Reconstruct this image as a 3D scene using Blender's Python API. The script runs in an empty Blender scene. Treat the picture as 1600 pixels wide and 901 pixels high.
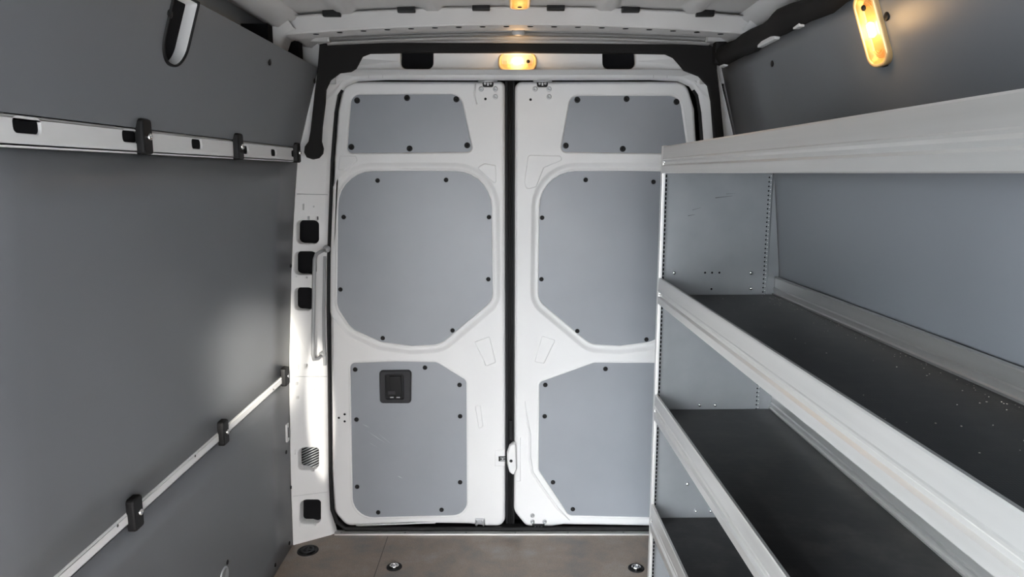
import bpy, bmesh, math, random
from mathutils import Vector, geometry
random.seed(4)
C = bpy.context.scene.collection
# ---------------------------------------------------------------- camera model
F = 1110.0
H = 1.479                      # eye height above the load floor
TH = math.atan(180.0/F)
CT, ST = math.cos(TH), math.sin(TH)
def ray(px, py):
    x = px-800.0; y = 450.5-py
    Y = F*CT + y*ST; Z = -F*ST + y*CT
    return x/Y, Z/Y
def onY(px, py, Y):
    a, b = ray(px, py); return Vector((a*Y, Y, H+b*Y))
def onX(px, py, X):
    a, b = ray(px, py); Y = X/a; return Vector((X, Y, H+b*Y))
def onZ(px, py, z):
    a, b = ray(px, py); Y = (z-H)/b; return Vector((a*Y, Y, z))

# ---------------------------------------------------------------- materials
def mat(name, col, rough=.5, metal=0., coat=0., var=0., vscale=6., bump=0., bscale=200., stretch=None, spec=.5, rvar=0., col2=None):
    m = bpy.data.materials.new(name); m.use_nodes = True
    nt = m.node_tree; b = nt.nodes['Principled BSDF']
    b.inputs['Base Color'].default_value = (*col, 1)
    b.inputs['Roughness'].default_value = rough
    b.inputs['Metallic'].default_value = metal
    b.inputs['Coat Weight'].default_value = coat
    b.inputs['Coat Roughness'].default_value = .12
    b.inputs['Specular IOR Level'].default_value = spec
    tc = nt.nodes.new('ShaderNodeTexCoord'); mp = nt.nodes.new('ShaderNodeMapping')
    nt.links.new(tc.outputs['Object'], mp.inputs['Vector'])
    if stretch: mp.inputs['Scale'].default_value = stretch
    if var > 0 or rvar > 0:
        n = nt.nodes.new('ShaderNodeTexNoise'); n.inputs['Scale'].default_value = vscale
        n.inputs['Detail'].default_value = 6
        nt.links.new(mp.outputs[0], n.inputs['Vector'])
        if var > 0:
            r = nt.nodes.new('ShaderNodeValToRGB')
            r.color_ramp.elements[0].position = .3; r.color_ramp.elements[1].position = .7
            c2 = col2 or tuple(min(1, c*(1+var)) for c in col)
            r.color_ramp.elements[0].color = (*[c*(1-var) for c in col], 1)
            r.color_ramp.elements[1].color = (*c2, 1)
            nt.links.new(n.outputs['Fac'], r.inputs[0]); nt.links.new(r.outputs[0], b.inputs['Base Color'])
        if rvar > 0:
            mr = nt.nodes.new('ShaderNodeMapRange')
            mr.inputs['From Min'].default_value = .3; mr.inputs['From Max'].default_value = .7
            mr.inputs['To Min'].default_value = rough-rvar; mr.inputs['To Max'].default_value = rough+rvar
            nt.links.new(n.outputs['Fac'], mr.inputs['Value']); nt.links.new(mr.outputs[0], b.inputs['Roughness'])
    if bump > 0:
        n2 = nt.nodes.new('ShaderNodeTexNoise'); n2.inputs['Scale'].default_value = bscale
        n2.inputs['Detail'].default_value = 3
        nt.links.new(mp.outputs[0], n2.inputs['Vector'])
        bp = nt.nodes.new('ShaderNodeBump'); bp.inputs['Strength'].default_value = bump
        bp.inputs['Distance'].default_value = .001
        nt.links.new(n2.outputs['Fac'], bp.inputs['Height']); nt.links.new(bp.outputs[0], b.inputs['Normal'])
    return m
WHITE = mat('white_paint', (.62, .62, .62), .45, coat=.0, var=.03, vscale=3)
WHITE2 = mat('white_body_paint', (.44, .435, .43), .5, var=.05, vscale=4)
GREY = mat('grey_laminate', (.125, .131, .142), .42, var=.05, vscale=2.5, rvar=.05, bump=.06, bscale=500)
GREYD = mat('grey_door_laminate', (.23, .243, .268), .34, var=.04, vscale=5, rvar=.05, bump=.05, bscale=500)
BLACK = mat('black_plastic', (.007, .007, .0075), .5, spec=.2)
RUBBER = mat('black_rubber', (.007, .007, .0075), .6, spec=.2)
VOID = mat('cavity_shade', (.008, .008, .009), .9, spec=.1)  # near-black colour standing in for shade inside holes and gaps
FOAM = mat('black_foam', (.012, .0115, .0115), .8, bump=.4, bscale=60, spec=.2)
ALU = mat('brushed_aluminium', (.58, .57, .555), .335, metal=.85, var=.05, vscale=3, stretch=(14, .25, 14))
ALUB = mat('bright_aluminium', (.78, .775, .76), .4, metal=.8)
STEEL = mat('galvanised_steel', (.24, .25, .265), .42, metal=.55, var=.08, vscale=8, rvar=.06)
CHROME = mat('chrome', (.8, .8, .8), .2, metal=1)
ZINC = mat('zinc', (.42, .43, .44), .4, metal=.7)
HANDLE = mat('painted_handle', (.26, .265, .27), .4)
CRUMB = mat('pale_crumbs', (.55, .52, .46), .8)
GROUND = mat('pale_concrete', (.22, .215, .205), .9, var=.12, vscale=1.)

def floor_mat():
    m = mat('load_floor', (.185, .168, .155), .5, rvar=.1)
    nt = m.node_tree; b = nt.nodes['Principled BSDF']; L = nt.links.new
    tc = nt.nodes.new('ShaderNodeTexCoord')
    n1 = nt.nodes.new('ShaderNodeTexNoise'); n1.inputs['Scale'].default_value = 6; n1.inputs['Detail'].default_value = 8
    n1.inputs['Roughness'].default_value = .65
    n3 = nt.nodes.new('ShaderNodeTexNoise'); n3.inputs['Scale'].default_value = 260; n3.inputs['Detail'].default_value = 2
    L(tc.outputs['Object'], n1.inputs['Vector']); L(tc.outputs['Object'], n3.inputs['Vector'])
    r = nt.nodes.new('ShaderNodeValToRGB')
    e = r.color_ramp.elements; e[0].position = .32; e[0].color = (.135, .126, .120, 1)
    e[1].position = .7; e[1].color = (.250, .232, .216, 1)
    x = e.new(.52); x.color = (.215, .172, .140, 1)
    L(n1.outputs['Fac'], r.inputs[0])
    mx = nt.nodes.new('ShaderNodeMixRGB'); mx.blend_type = 'MULTIPLY'; mx.inputs[0].default_value = .55
    mr = nt.nodes.new('ShaderNodeMapRange'); mr.inputs['From Min'].default_value = .3; mr.inputs['From Max'].default_value = .7
    mr.inputs['To Min'].default_value = .55; mr.inputs['To Max'].default_value = 1.25
    L(n3.outputs['Fac'], mr.inputs['Value']); L(r.outputs[0], mx.inputs[1]); L(mr.outputs[0], mx.inputs[2])
    L(mx.outputs[0], b.inputs['Base Color'])
    ck = nt.nodes.new('ShaderNodeTexVoronoi'); ck.inputs['Scale'].default_value = 220
    L(tc.outputs['Object'], ck.inputs['Vector'])
    bp = nt.nodes.new('ShaderNodeBump'); bp.inputs['Strength'].default_value = .35; bp.inputs['Distance'].default_value = .001
    L(ck.outputs['Distance'], bp.inputs['Height']); L(bp.outputs[0], b.inputs['Normal'])
    return m
FLOOR = floor_mat()
def deck_mat():
    m = mat('black_phenolic_deck', (.012, .012, .012), .36, spec=.28)
    nt = m.node_tree; b = nt.nodes['Principled BSDF']; L = nt.links.new
    tc = nt.nodes.new('ShaderNodeTexCoord')
    v = nt.nodes.new('ShaderNodeTexVoronoi'); v.inputs['Scale'].default_value = 190; v.inputs['Randomness'].default_value = 0.05
    L(tc.outputs['Object'], v.inputs['Vector'])
    bp = nt.nodes.new('ShaderNodeBump'); bp.inputs['Strength'].default_value = .25; bp.inputs['Distance'].default_value = .001
    L(v.outputs['Distance'], bp.inputs['Height']); L(bp.outputs[0], b.inputs['Normal'])
    n = nt.nodes.new('ShaderNodeTexNoise'); n.inputs['Scale'].default_value = 14; n.inputs['Detail'].default_value = 9
    n.inputs['Roughness'].default_value = .7
    L(tc.outputs['Object'], n.inputs['Vector'])
    r = nt.nodes.new('ShaderNodeValToRGB'); e = r.color_ramp.elements
    e[0].position = .45; e[0].color = (.010, .010, .010, 1); e[1].position = .8; e[1].color = (.035, .032, .029, 1)
    L(n.outputs['Fac'], r.inputs[0]); L(r.outputs[0], b.inputs['Base Color'])
    return m
DECK = deck_mat()
def emis(name, col, s):
    m = bpy.data.materials.new(name); m.use_nodes = True; b = m.node_tree.nodes['Principled BSDF']
    b.inputs['Base Color'].default_value = (*col, 1); b.inputs['Emission Color'].default_value = (*col, 1)
    b.inputs['Emission Strength'].default_value = s; return m
BULB = emis('lit_bulb', (1, .66, .28), 26)
CUP = mat('lamp_reflector', (.72, .50, .24), .3, metal=.35)
def lens_mat():
    m = bpy.data.materials.new('ribbed_clear_lens'); m.use_nodes = True; nt = m.node_tree
    out = nt.nodes['Material Output']; nt.nodes.remove(nt.nodes['Principled BSDF'])
    t = nt.nodes.new('ShaderNodeBsdfTransparent'); t.inputs[0].default_value = (1, .93, .8, 1)
    g = nt.nodes.new('ShaderNodeBsdfGlossy'); g.inputs['Roughness'].default_value = .15
    tl = nt.nodes.new('ShaderNodeBsdfTranslucent'); tl.inputs[0].default_value = (1, .85, .6, 1)
    a = nt.nodes.new('ShaderNodeMixShader'); a.inputs[0].default_value = .07
    c = nt.nodes.new('ShaderNodeMixShader'); c.inputs[0].default_value = .08
    nt.links.new(t.outputs[0], a.inputs[1]); nt.links.new(tl.outputs[0], a.inputs[2])
    nt.links.new(a.outputs[0], c.inputs[1]); nt.links.new(g.outputs[0], c.inputs[2])
    nt.links.new(c.outputs[0], out.inputs[0]); return m
LENS = lens_mat()

# ---------------------------------------------------------------- mesh helpers
class MB:
    def __init__(s): s.v = []; s.f = []; s.m = []; s.sm = []
    def add(s, vs, fs, mi=0, smooth=False):
        o = len(s.v); s.v += [tuple(p) for p in vs]
        for f in fs: s.f.append([i+o for i in f]); s.m.append(mi); s.sm.append(smooth)
    def box(s, a, b, mi=0, bev=0.):
        x0, y0, z0 = [min(p, q) for p, q in zip(a, b)]; x1, y1, z1 = [max(p, q) for p, q in zip(a, b)]
        if bev <= 0:
            vs = [(x, y, z) for x in (x0, x1) for y in (y0, y1) for z in (z0, z1)]
            s.add(vs, [(0, 1, 3, 2), (4, 6, 7, 5), (0, 4, 5, 1), (2, 3, 7, 6), (0, 2, 6, 4), (1, 5, 7, 3)], mi); return
        bm = bmesh.new(); bmesh.ops.create_cube(bm, size=1)
        for v in bm.verts: v.co = Vector(((x0+x1)/2+v.co.x*(x1-x0), (y0+y1)/2+v.co.y*(y1-y0), (z0+z1)/2+v.co.z*(z1-z0)))
        bmesh.ops.bevel(bm, geom=bm.edges[:], offset=bev, segments=2, affect='EDGES', profile=.7)
        s.bm(bm, mi)
    def bm(s, bm, mi=0, smooth=False):
        bm.verts.ensure_lookup_table(); bm.verts.index_update()
        s.add([v.co[:] for v in bm.verts], [[v.index for v in f.verts] for f in bm.faces], mi, smooth); bm.free()
    def grid(s, fn, us, vs, mi=0, smooth=True):
        P = [fn(u, v) for u in us for v in vs]; n = len(vs)
        s.add(P, [(i*n+j, (i+1)*n+j, (i+1)*n+j+1, i*n+j+1) for i in range(len(us)-1) for j in range(n-1)], mi, smooth)
    def tube(s, pts, r, seg=10, mi=0, cap=True):
        pts = [Vector(p) for p in pts]; n = len(pts); rs = r if isinstance(r, (list, tuple)) else [r]*n
        rings = []; up = None
        for i, p in enumerate(pts):
            d = (pts[min(i+1, n-1)]-pts[max(i-1, 0)]).normalized()
            if up is None: up = d.orthogonal().normalized()
            up = (up-d*up.dot(d)).normalized(); w = d.cross(up)
            rings.append([p+(up*math.cos(2*math.pi*k/seg)+w*math.sin(2*math.pi*k/seg))*rs[i] for k in range(seg)])
        vs = [q for R in rings for q in R]
        fs = [(i*seg+k, i*seg+(k+1) % seg, (i+1)*seg+(k+1) % seg, (i+1)*seg+k) for i in range(n-1) for k in range(seg)]
        s.add(vs, fs, mi, True)
        if cap:
            s.add(rings[0], [list(range(seg))], mi); s.add(rings[-1], [list(range(seg))], mi)
    def lathe(s, c, ax, prof, seg=20, mi=0, sx=1., ux=None):
        """prof: (radius, height along ax) list"""
        c = Vector(c); ax = Vector(ax).normalized(); u = Vector(ux).normalized() if ux else ax.orthogonal().normalized(); w = ax.cross(u)
        vs = [c+ax*h+(u*math.cos(2*math.pi*k/seg)*sx+w*math.sin(2*math.pi*k/seg))*r for r, h in prof for k in range(seg)]
        fs = [(i*seg+k, i*seg+(k+1) % seg, (i+1)*seg+(k+1) % seg, (i+1)*seg+k) for i in range(len(prof)-1) for k in range(seg)]
        s.add(vs, fs, mi, True)
    def plate(s, outer, holes, mp, w0, w1, oprof=((.003, 0), (.001, .0008), (0, .003)), hprof=None, mi=0, back=False):
        """outer: 2-D loop; holes: list of (loop, profile). profile = (offset into the sheet, depth)"""
        def orient(L, ccw=True):
            a = sum(L[i][0]*L[(i+1) % len(L)][1]-L[(i+1) % len(L)][0]*L[i][1] for i in range(len(L)))
            return L if (a > 0) == ccw else L[::-1]
        def off(L, d):   # moves a ccw loop inward by d
            out = []; n = len(L)
            for i in range(n):
                p, q, r = Vector(L[i-1]), Vector(L[i]), Vector(L[(i+1) % n])
                a = (q-p); b = (r-q)
                if a.length < 1e-7: a = b
                if b.length < 1e-7: b = a
                na = Vector((-a.y, a.x)).normalized(); nb = Vector((-b.y, b.x)).normalized()
                m = na+nb
                if m.length < 1e-6: m = na
                m.normalize(); k = min(1/max(m.dot(na), .35), 2)
                out.append((q.x+m.x*d*k, q.y+m.y*d*k))
            return out
        loops = [(orient(outer), 1, oprof)]
        for h in holes: loops.append((orient(h[0]), -1, h[1]))
        fr = []
        for L, sg, pr in loops:
            rows = [[(p, w0+dz) for p in off(L, sg*o)] for o, dz in pr]
            rows.append([(p, w1) for p in L])
            fr.append(rows[0]); n = len(L)
            vs = [mp(p[0], p[1], w) for R in rows for p, w in R]
            fs = [(i*n+k, i*n+(k+1) % n, (i+1)*n+(k+1) % n, (i+1)*n+k) for i in range(len(rows)-1) for k in range(n)]
            s.add(vs, fs, mi, True)
        polys = [[Vector((p[0], p[1], 0)) for p, w in R] for R in fr]
        flat = [p for P in polys for p in P]
        tr = geometry.tessellate_polygon(polys)
        s.add([mp(p.x, p.y, w0+fr[0][0][1]-w0) for p in flat], [list(t) for t in tr], mi)
        if back: s.add([mp(p.x, p.y, w1) for p in flat], [list(t) for t in tr], mi)
    def build(s, name, mats, parent=None, fixn=True):
        me = bpy.data.meshes.new(name); me.from_pydata(s.v, [], s.f)
        for m in (mats if isinstance(mats, (list, tuple)) else [mats]): me.materials.append(m)
        for p, mi, sm in zip(me.polygons, s.m, s.sm): p.material_index = mi; p.use_smooth = sm
        me.update()
        if fixn:
            bm = bmesh.new(); bm.from_mesh(me); bmesh.ops.remove_doubles(bm, verts=bm.verts, dist=1e-6)
            bmesh.ops.recalc_face_normals(bm, faces=bm.faces); bm.to_mesh(me); bm.free()
        o = bpy.data.objects.new(name, me); C.objects.link(o)
        if parent: o.parent = parent; 
        return o
def tag(o, label=None, cat=None, group=None, kind=None):
    if label: o['label'] = label
    if cat: o['category'] = cat
    if group: o['group'] = group
    if kind: o['kind'] = kind
    return o
def empty(name, loc=(0, 0, 0), rz=0):
    o = bpy.data.objects.new(name, None); C.objects.link(o); o.location = loc; o.rotation_euler.z = rz
    o.empty_display_size = .05
    return o
def local(o, root):
    """part mesh was built in world coordinates: keep it there under a root that stands elsewhere (no rotation)"""
    for v in o.data.vertices: v.co -= Vector(root.location)
    return o
def recenter(o):
    """put a mesh's origin at its own base"""
    vs = [v.co.copy() for v in o.data.vertices]
    c = Vector((sum(v.x for v in vs)/len(vs), sum(v.y for v in vs)/len(vs), min(v.z for v in vs)))
    for v in o.data.vertices: v.co -= c
    o.location = c; return o
def rpoly(pts, rad, seg=7):
    out = []; n = len(pts)
    if not isinstance(rad, (list, tuple)): rad = [rad]*n
    for i in range(n):
        p, q, r = Vector(pts[i-1]), Vector(pts[i]), Vector(pts[(i+1) % n]); R = rad[i]
        if R <= 0: out.append(tuple(q)); continue
        a = (p-q); b = (r-q); la, lb = a.length, b.length; a.normalize(); b.normalize()
        ang = a.angle(b)
        if ang > math.pi-.02: out.append(tuple(q)); continue
        t = min(R/math.tan(ang/2), la*.49, lb*.49); Rr = t*math.tan(ang/2)
        c = q+(a+b).normalized()*(Rr/math.sin(ang/2))
        s0 = q+a*t-c; s1 = q+b*t-c
        a0 = math.atan2(s0.y, s0.x); a1 = math.atan2(s1.y, s1.x); d = a1-a0
        while d > math.pi: d -= 2*math.pi
        while d < -math.pi: d += 2*math.pi
        for k in range(seg+1):
            t_ = a0+d*k/seg; out.append((c.x+Rr*math.cos(t_), c.y+Rr*math.sin(t_)))
    return out
def rrect(cx, cy, w, h, r, seg=5):
    return rpoly([(cx-w/2, cy-h/2), (cx+w/2, cy-h/2), (cx+w/2, cy+h/2), (cx-w/2, cy+h/2)], r, seg)
def interp(t, T):
    if t <= T[0][0]: return T[0][1]
    for (a, b), (c, d) in zip(T, T[1:]):
        if t <= c: return b+(d-b)*(t-a)/(c-a)
    (a, b), (c, d) = T[-2], T[-1]
    return b+(d-b)*(t-a)/(c-a)

# ---------------------------------------------------------------- van body shape
WL = [(0, -.883), (.30, -.878), (.72, -.863), (1.12, -.834), (1.32, -.816), (1.55, -.789), (1.856, -.699)]
WR = [(0, .940), (.30, .935), (.72, .920), (1.14, .888), (1.47, .850), (1.55, .838), (1.856, .756)]
def XL(z, Y=0): return interp(z, WL)
def XR(z, Y=2.66):
    s = interp(z, [(1.5, -.0205), (1.856, .0107)]); return interp(z, WR)+s*(Y-2.66)
CABZ0, CABZ1 = .60, 1.50
YL = .98                      # rear edge of the sliding door opening
YE = 2.66                      # rear edge of the side linings
YF = -1.1                      # front end of the load space shell
def frange(a, b, n): return [a+(b-a)*i/n for i in range(n+1)]

# floor
b = MB(); b.box((-.93, YF, -.03), (.98, 2.752, 0)); fl = b.build('floor', FLOOR); tag(fl, kind='structure')
# seam in the floor sheet, sill strip
s0 = onZ(606, 838, 0); s1 = onZ(600, 900, 0)
b = MB(); b.box((s0.x-.0015, .2, 0), (s0.x+.0015, s0.y-.0, .0012))
tag(b.build('trim_1', mat('floor_seam', (.07, .055, .05), .6)), kind='structure')
b = MB(); b.box((-.735, 2.738, 0), (.78, 2.762, .006), bev=.001)
for px in (532, 632, 728, 805, 888, 975): 
    p = onZ(px, 835, .006); b.lathe((p.x, 2.750, .006), (0, 0, 1), [(0.0045, 0), (.004, .001), (0, .0012)], 10, 1)
tag(b.build('trim_2', [ALUB, ZINC]), kind='structure')
b = MB(); b.box((-.76, 2.762, -.035), (.80, 2.90, -.012)); b.box((-.76, 2.762, -.035), (.80, 2.772, .0))
tag(b.build('trim_3', RUBBER), kind='structure')

# outer skin behind the linings
b = MB()
zs = frange(-.03, 1.99, 14)
b.grid(lambda y, z: (XL(min(z, 1.6))-.045 - .0*y, y, z), [YL, 1.5, 2.74], zs)
b.box((-.93, YL-.05, -.03), (-.80, YL-.004, 1.66), bev=.01)
b.box((-.93, YF, 1.66), (-.74, YL-.004, 1.99), bev=.01)
b.box((-.93, YF, -.03), (-.86, -.40, 1.99), bev=.01)
wl = b.build('wall_left', WHITE2, fixn=False); tag(wl, kind='structure')
b = MB()
b.grid(lambda y, z: (XR(min(z, 1.6), y)+.045, y, z), [YF, 1.0, 2.74], zs)
tag(b.build('wall_right', WHITE2, fixn=False), kind='structure')

# ---------------------------------------------------------------- rear frame (header and pillars)
APL = [(0.0, -.739), (.35, -.739), (.78, -.737), (1.18, -.722), (1.5, -.700), (1.66, -.683), (1.9, -.655)]
def api(z): return interp(z, APL)
CX = .022
def yframe(X, z):
    s = -1 if X < CX else 1
    xi = abs(api(z)-CX); xo = abs(XL(min(z, 1.85))-CX)
    tx = max(0, (abs(X-CX)-xi)/max(xo-xi, .04)); tz = max(0, (z-1.815)/.15)
    return 2.75-.09*min(1, max(tx, tz))
def onframe(px, py):
    Y = 2.72
    for _ in range(14):
        p = onY(px, py, Y); Y = .5*Y+.5*yframe(p.x, p.z)
    return onY(px, py, Y)
def fpx(pts): return [(lambda p: (p.x, p.z))(onframe(x, y)) for x, y in pts]
left_ap = [(522, 829), (515, 800), (512.5, 740), (511.5, 600), (509.5, 480), (510.5, 400), (516, 250), (522, 175)]
ap = [(lambda p: (p.x, p.z))(onY(x, y, 2.75)) for x, y in left_ap]
top = [(lambda p: (p.x, p.z))(onY(x, y, 2.75)) for x, y in [(527, 148), (537, 133), (556, 125), (600, 123), (700, 123.5), (806, 124)]]
half = ap+top[:-1]
ap_loop = half+[(2*CX-x, z) for x, z in half[::-1]]
ap_loop[0] = (ap_loop[0][0]+.0, -.006)
ap_loop[-1] = (ap_loop[-1][0], -.006)
zz = frange(0.0, 1.85, 12)
outer = [(-.739, -.04), (XL(0), -.04)]+[(XL(z), z) for z in zz]+[(-.69, 1.90), (-.66, 1.955)]+[(.0, 1.985)]+[(.705, 1.955), (.738, 1.90)]+[(2*CX-XL(z), z) for z in zz[::-1]]+[(2*CX-XL(0), -.04), (2*CX+.739, -.04)]
cut = [rrect(0, 0, 1, 1, .3)]
holes = []
rp = ((.003, 0), (.001, .001), (0, .004))
def rquad(pts, r): return (rpoly(pts, r, 6), rp)
def pxloop(cx, cy, w, h): return fpx([(cx-w/2, cy-h/2), (cx+w/2, cy-h/2), (cx+w/2, cy+h/2), (cx-w/2, cy+h/2)])
pillar_holes = [(480.5, 362.5, 35, 37), (477, 411, 34, 37), (474.5, 467, 29, 36), (482, 716.5, 32, 35), (485, 799.5, 32, 38)]
for h in pillar_holes: holes.append(rquad(pxloop(*h), .018))
for cx in (651, 967.5): holes.append(rquad(fpx([(cx-26, 80), (cx+26, 80), (cx+26, 107.5), (cx-26, 107.5)]), [.002, .002, .022, .022]))
for h in [(474, 323, 3, 10), (482, 340.5, 4, 6), (495.5, 341, 4, 6), (463, 432, 3, 3), (479, 433.5, 3.5, 3), (466, 573, 2.5, 8), (477.5, 572, 6, 8), (463.5, 599, 5, 5), (464.5, 621, 5, 5), (468, 818, 2, 9), (461, 706, 2, 8), (490, 322.5, 2.5, 3), (491, 608, 2.5, 3)]:
    holes.append((rpoly(pxloop(*h), .002, 2), ((0, 0),)))
holes.append((ap_loop, ((.012, 0), (.006, .002), (.002, .008), (0, .016))))
b = MB()
b.plate(outer, holes, lambda u, v, w: (u, yframe(u, v)+w, v), 0, .045)
fr = b.build('wall_rear', WHITE); tag(fr, kind='structure')
# pressed seams of the frame: thin dark joint lines and swages
b = MB()
def fline(p0, p1, r=.0012, lift=.0005, mi=0, n=5):
    pts = [onframe(p0[0]+(p1[0]-p0[0])*i/n, p0[1]+(p1[1]-p0[1])*i/n) for i in range(n+1)]
    b.tube([p+Vector((0, -lift, 0)) for p in pts], r, 6, mi)
fline((464, 303), (512, 304)); fline((459, 588), (511, 588)); fline((458, 775), (512, 768), .0008)
fline((576, 86), (576, 122), .0007); fline((597, 86), (598, 122), .0007); fline((1021, 86), (1021, 122), .0007); fline((1043, 90), (1042, 122), .0007)
b.build('joint_line', mat('joint_sealant', (.35, .36, .37), .6), fr)
# inner swage around the aperture
b = MB()
sw = [onY(x, y, 2.744)+Vector((0, 0, 0)) for x, y in [(508, 170), (514, 148), (524, 133), (541, 120.5), (565, 116.5), (610, 115.5), (700, 116)]]
def mir(p): return Vector((2*CX-p.x, p.y, p.z))
b.tube(sw+[mir(p) for p in sw[::-1]], .0035, 8)
b.build('swage', WHITE, fr)

# black sheets behind the holes stand in for shade, with metal ribs and tabs
b = MB()
for h, d in zip(pillar_holes, (0, 0, 0, 1, 0)):
    P = pxloop(*h); cx = sum(p[0] for p in P)/4; cz = sum(p[1] for p in P)/4
    y = yframe(cx, cz)
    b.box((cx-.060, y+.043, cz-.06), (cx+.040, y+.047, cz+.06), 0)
    if d:
        for k in range(-5, 6):
            b.tube([(cx-.05, y+.03, cz+k*.011-.02), (cx+.032, y+.036, cz+k*.011+.018)], .0032, 6, 1)
    for s in (-.009, .012):
        b.box((cx+s-.005, y+.003, P[2][1]+.001), (cx+s+.006, y+.012, P[2][1]+.0045), 2)
for cx in (651, 967.5):
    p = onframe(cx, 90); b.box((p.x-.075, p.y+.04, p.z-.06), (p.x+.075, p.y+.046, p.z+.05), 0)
b.build('shade_liner', [VOID, ZINC, WHITE], fr)

# black weatherstrip round the opening
b = MB()
def apy(y): return y
L = [(x+.004, z) for x, z in ap[::-1]]
pth = [(ap_loop[k][0], ap_loop[k][1]) for k in range(len(half))]
tubeL = [onY(x, y, 2.768) for x, y in [(534, 140), (528, 150), (524, 175), (518.5, 250), (513, 400), (512.5, 480), (514, 600), (515.5, 740), (519, 795), (526, 815), (540, 826)]]
tubeR = [mir(p) for p in tubeL]
b.tube([p for p in tubeL]+[p for p in tubeR[::-1]], .0085, 10)
b.build('weatherstrip', RUBBER, fr)

# added black sheet behind the doors, darkens the gaps and blocks daylight
b = MB(); b.box((-.97, 2.90, -.07), (1.015, 2.91, 2.03))
b.box((-.80, 2.78, 1.83), (.86, 2.90, 1.845))
tag(b.build('wall_blackout', VOID), kind='structure')

# ---------------------------------------------------------------- rear doors
YD = 2.80
def dp(x, y): p = onY(x, y, YD); return (p.x, p.z)
AX = 805.5
def mirpx(L): return [(2*AX-x, y) for x, y in L]
PXM = 2.8/1110
def door_map(u, v, w): return (u, YD+w, v)
up_l = rpoly([dp(*p) for p in [(549, 147.5), (719, 147), (738.5, 237), (542, 239)]], [.035, .05, .018, .018])
up_r = rpoly([dp(*p) for p in [(892, 149.5), (1062, 149.5), (1075, 240), (876.5, 237)]], [.035, .05, .018, .018])
mid_px = [(528, 268), (648, 267), (767, 268), (769.5, 470), (688, 538.5), (642, 541), (595, 535), (548, 514), (525.5, 480)]
mid_rad = [.14, 0, .14, .07, .09, .06, .10, .10, .09]
mid_l = rpoly([dp(*p) for p in mid_px], mid_rad)
mid_r = rpoly([dp(*p) for p in mirpx(mid_px)], mid_rad)
low_l = rpoly([dp(*p) for p in [(547.5, 567), (620, 564.5), (682, 565.5), (728.5, 594), (729.5, 804), (551.5, 809)]], [.02, 0, .045, .022, .06, .085])
low_r = rpoly([dp(*p) for p in [(843, 597), (928, 566.5), (1064, 567), (1060, 809), (889, 805), (842, 734)]], [.02, .045, .02, .07, .03, .03])
LIP = ((.009, 0), (.007, -.0018), (.003, -.0025), (.0005, -.001), (0, .004))
BOWL = ((.034, 0), (.030, .0015), (.022, .009), (.014, .0135), (.009, .013), (.006, .0105), (.003, .0105), (0, .014))
UPL = ((.010, 0), (.008, -.0012), (.003, .002), (0, .006))
out_l = rpoly([dp(*p) for p in [(536, 126), (789, 126.5), (790, 660), (789.5, 823), (760, 823), (735, 819.5), (640, 818), (541, 823), (521, 800), (517.5, 740), (516, 600), (515, 480), (516, 400), (521, 250), (527, 170)]],
              [.055, .02, 0, .075, .02, .05, .3, .05, .06, 0, 0, 0, 0, 0, .05])
out_r = rpoly([dp(*p) for p in [(804.5, 126.5), (1073, 126), (1086, 170), (1091, 250), (1096, 400), (1096, 600), (1094, 740), (1090, 800), (1070, 824), (880, 820.5), (862, 823.5), (822, 823), (803, 800), (803.5, 660)]],
              [.03, .055, .05, 0, 0, 0, 0, .06, .05, .03, .02, .03, .06, 0])
EDGE = ((.014, 0), (.010, .001), (.005, .004), (.002, .009), (0, .016))
def emboss(b, pts, h=.0022, r=.01, wd=.004, n=None):
    """a low pressed swage line following a closed outline"""
    L = rpoly([dp(*p) for p in pts], r, 4)
    hole = []
    b.plate(L, [], door_map, -h, 0.001, oprof=((wd, 0), (wd*.5, h*.25), (0, h*.95)))
def grooveline(b, pts, r=.0025, close=False):
    L = rpoly([dp(*p) for p in pts], r*4, 4) if close else [dp(*p) for p in pts]
    L = [(x, YD-.0002, z) for x, z in L]
    if close: L.append(L[0])
    b.tube(L, r, 8)
def fastener(par, x, y, w, r=.0095):
    p = onY(x, y, YD+w); b = MB()
    b.lathe((p.x, YD+w, p.z), (0, -1, 0), [(r, -.001), (r, .0015), (r*.86, .0036), (r*.45, .0048), (r*.38, .0034), (0, .0034)], 16)
    return b.build('fastener', BLACK, par)

def make_door(n, out, holes, panels, fasts, label):
    root = empty('door_%d' % n, (0, 0, 0)); tag(root, label, kind='structure')
    b = MB(); b.plate(out, holes, door_map, 0, .055, oprof=EDGE)
    return root, b
# left door
d1, b = make_door(1, out_l, [(up_l, UPL), (mid_l, BOWL), (low_l, LIP)], None, None, 'left rear door with a square black pull cup in its lower grey panel')
emboss(b, [(531, 243), (556, 243), (559, 251), (538, 266), (528, 266)], r=.008)
emboss(b, [(741, 534), (765, 525), (775, 566), (760, 572)], r=.006)
emboss(b, [(745, 262), (757, 255), (775, 258), (776, 290)], r=.008)
grooveline(b, [(745, 532), (759, 571)], .002)
emboss(b, [(742, 634), (751, 632), (755, 666), (748, 670)], r=.006)
emboss(b, [(773, 703), (789, 702), (789, 728), (773, 728)], r=.004)
grooveline(b, [(743, 130), (741, 148), (745, 163)], .003)
emboss(b, [(553, 582+238), (660, 816), (700, 816), (560, 822)], r=.004, h=.001)
skin1 = b.build('door_skin', WHITE, d1)
# right door
d2, b = make_door(2, out_r, [(up_r, UPL), (mid_r, BOWL), (low_r, LIP)], None, None, 'right rear door partly hidden behind the aluminium shelving')
emboss(b, [(825, 242), (876, 243), (879, 250), (850, 262), (838, 292), (823, 296), (819, 285)], r=.012)
emboss(b, [(847, 524), (868, 531), (850, 568), (835, 565)], r=.006)
grooveline(b, [(858, 530), (842, 566)], .002)
emboss(b, [(1060, 243), (1085, 243), (1088, 266), (1070, 264)], r=.008)
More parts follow.
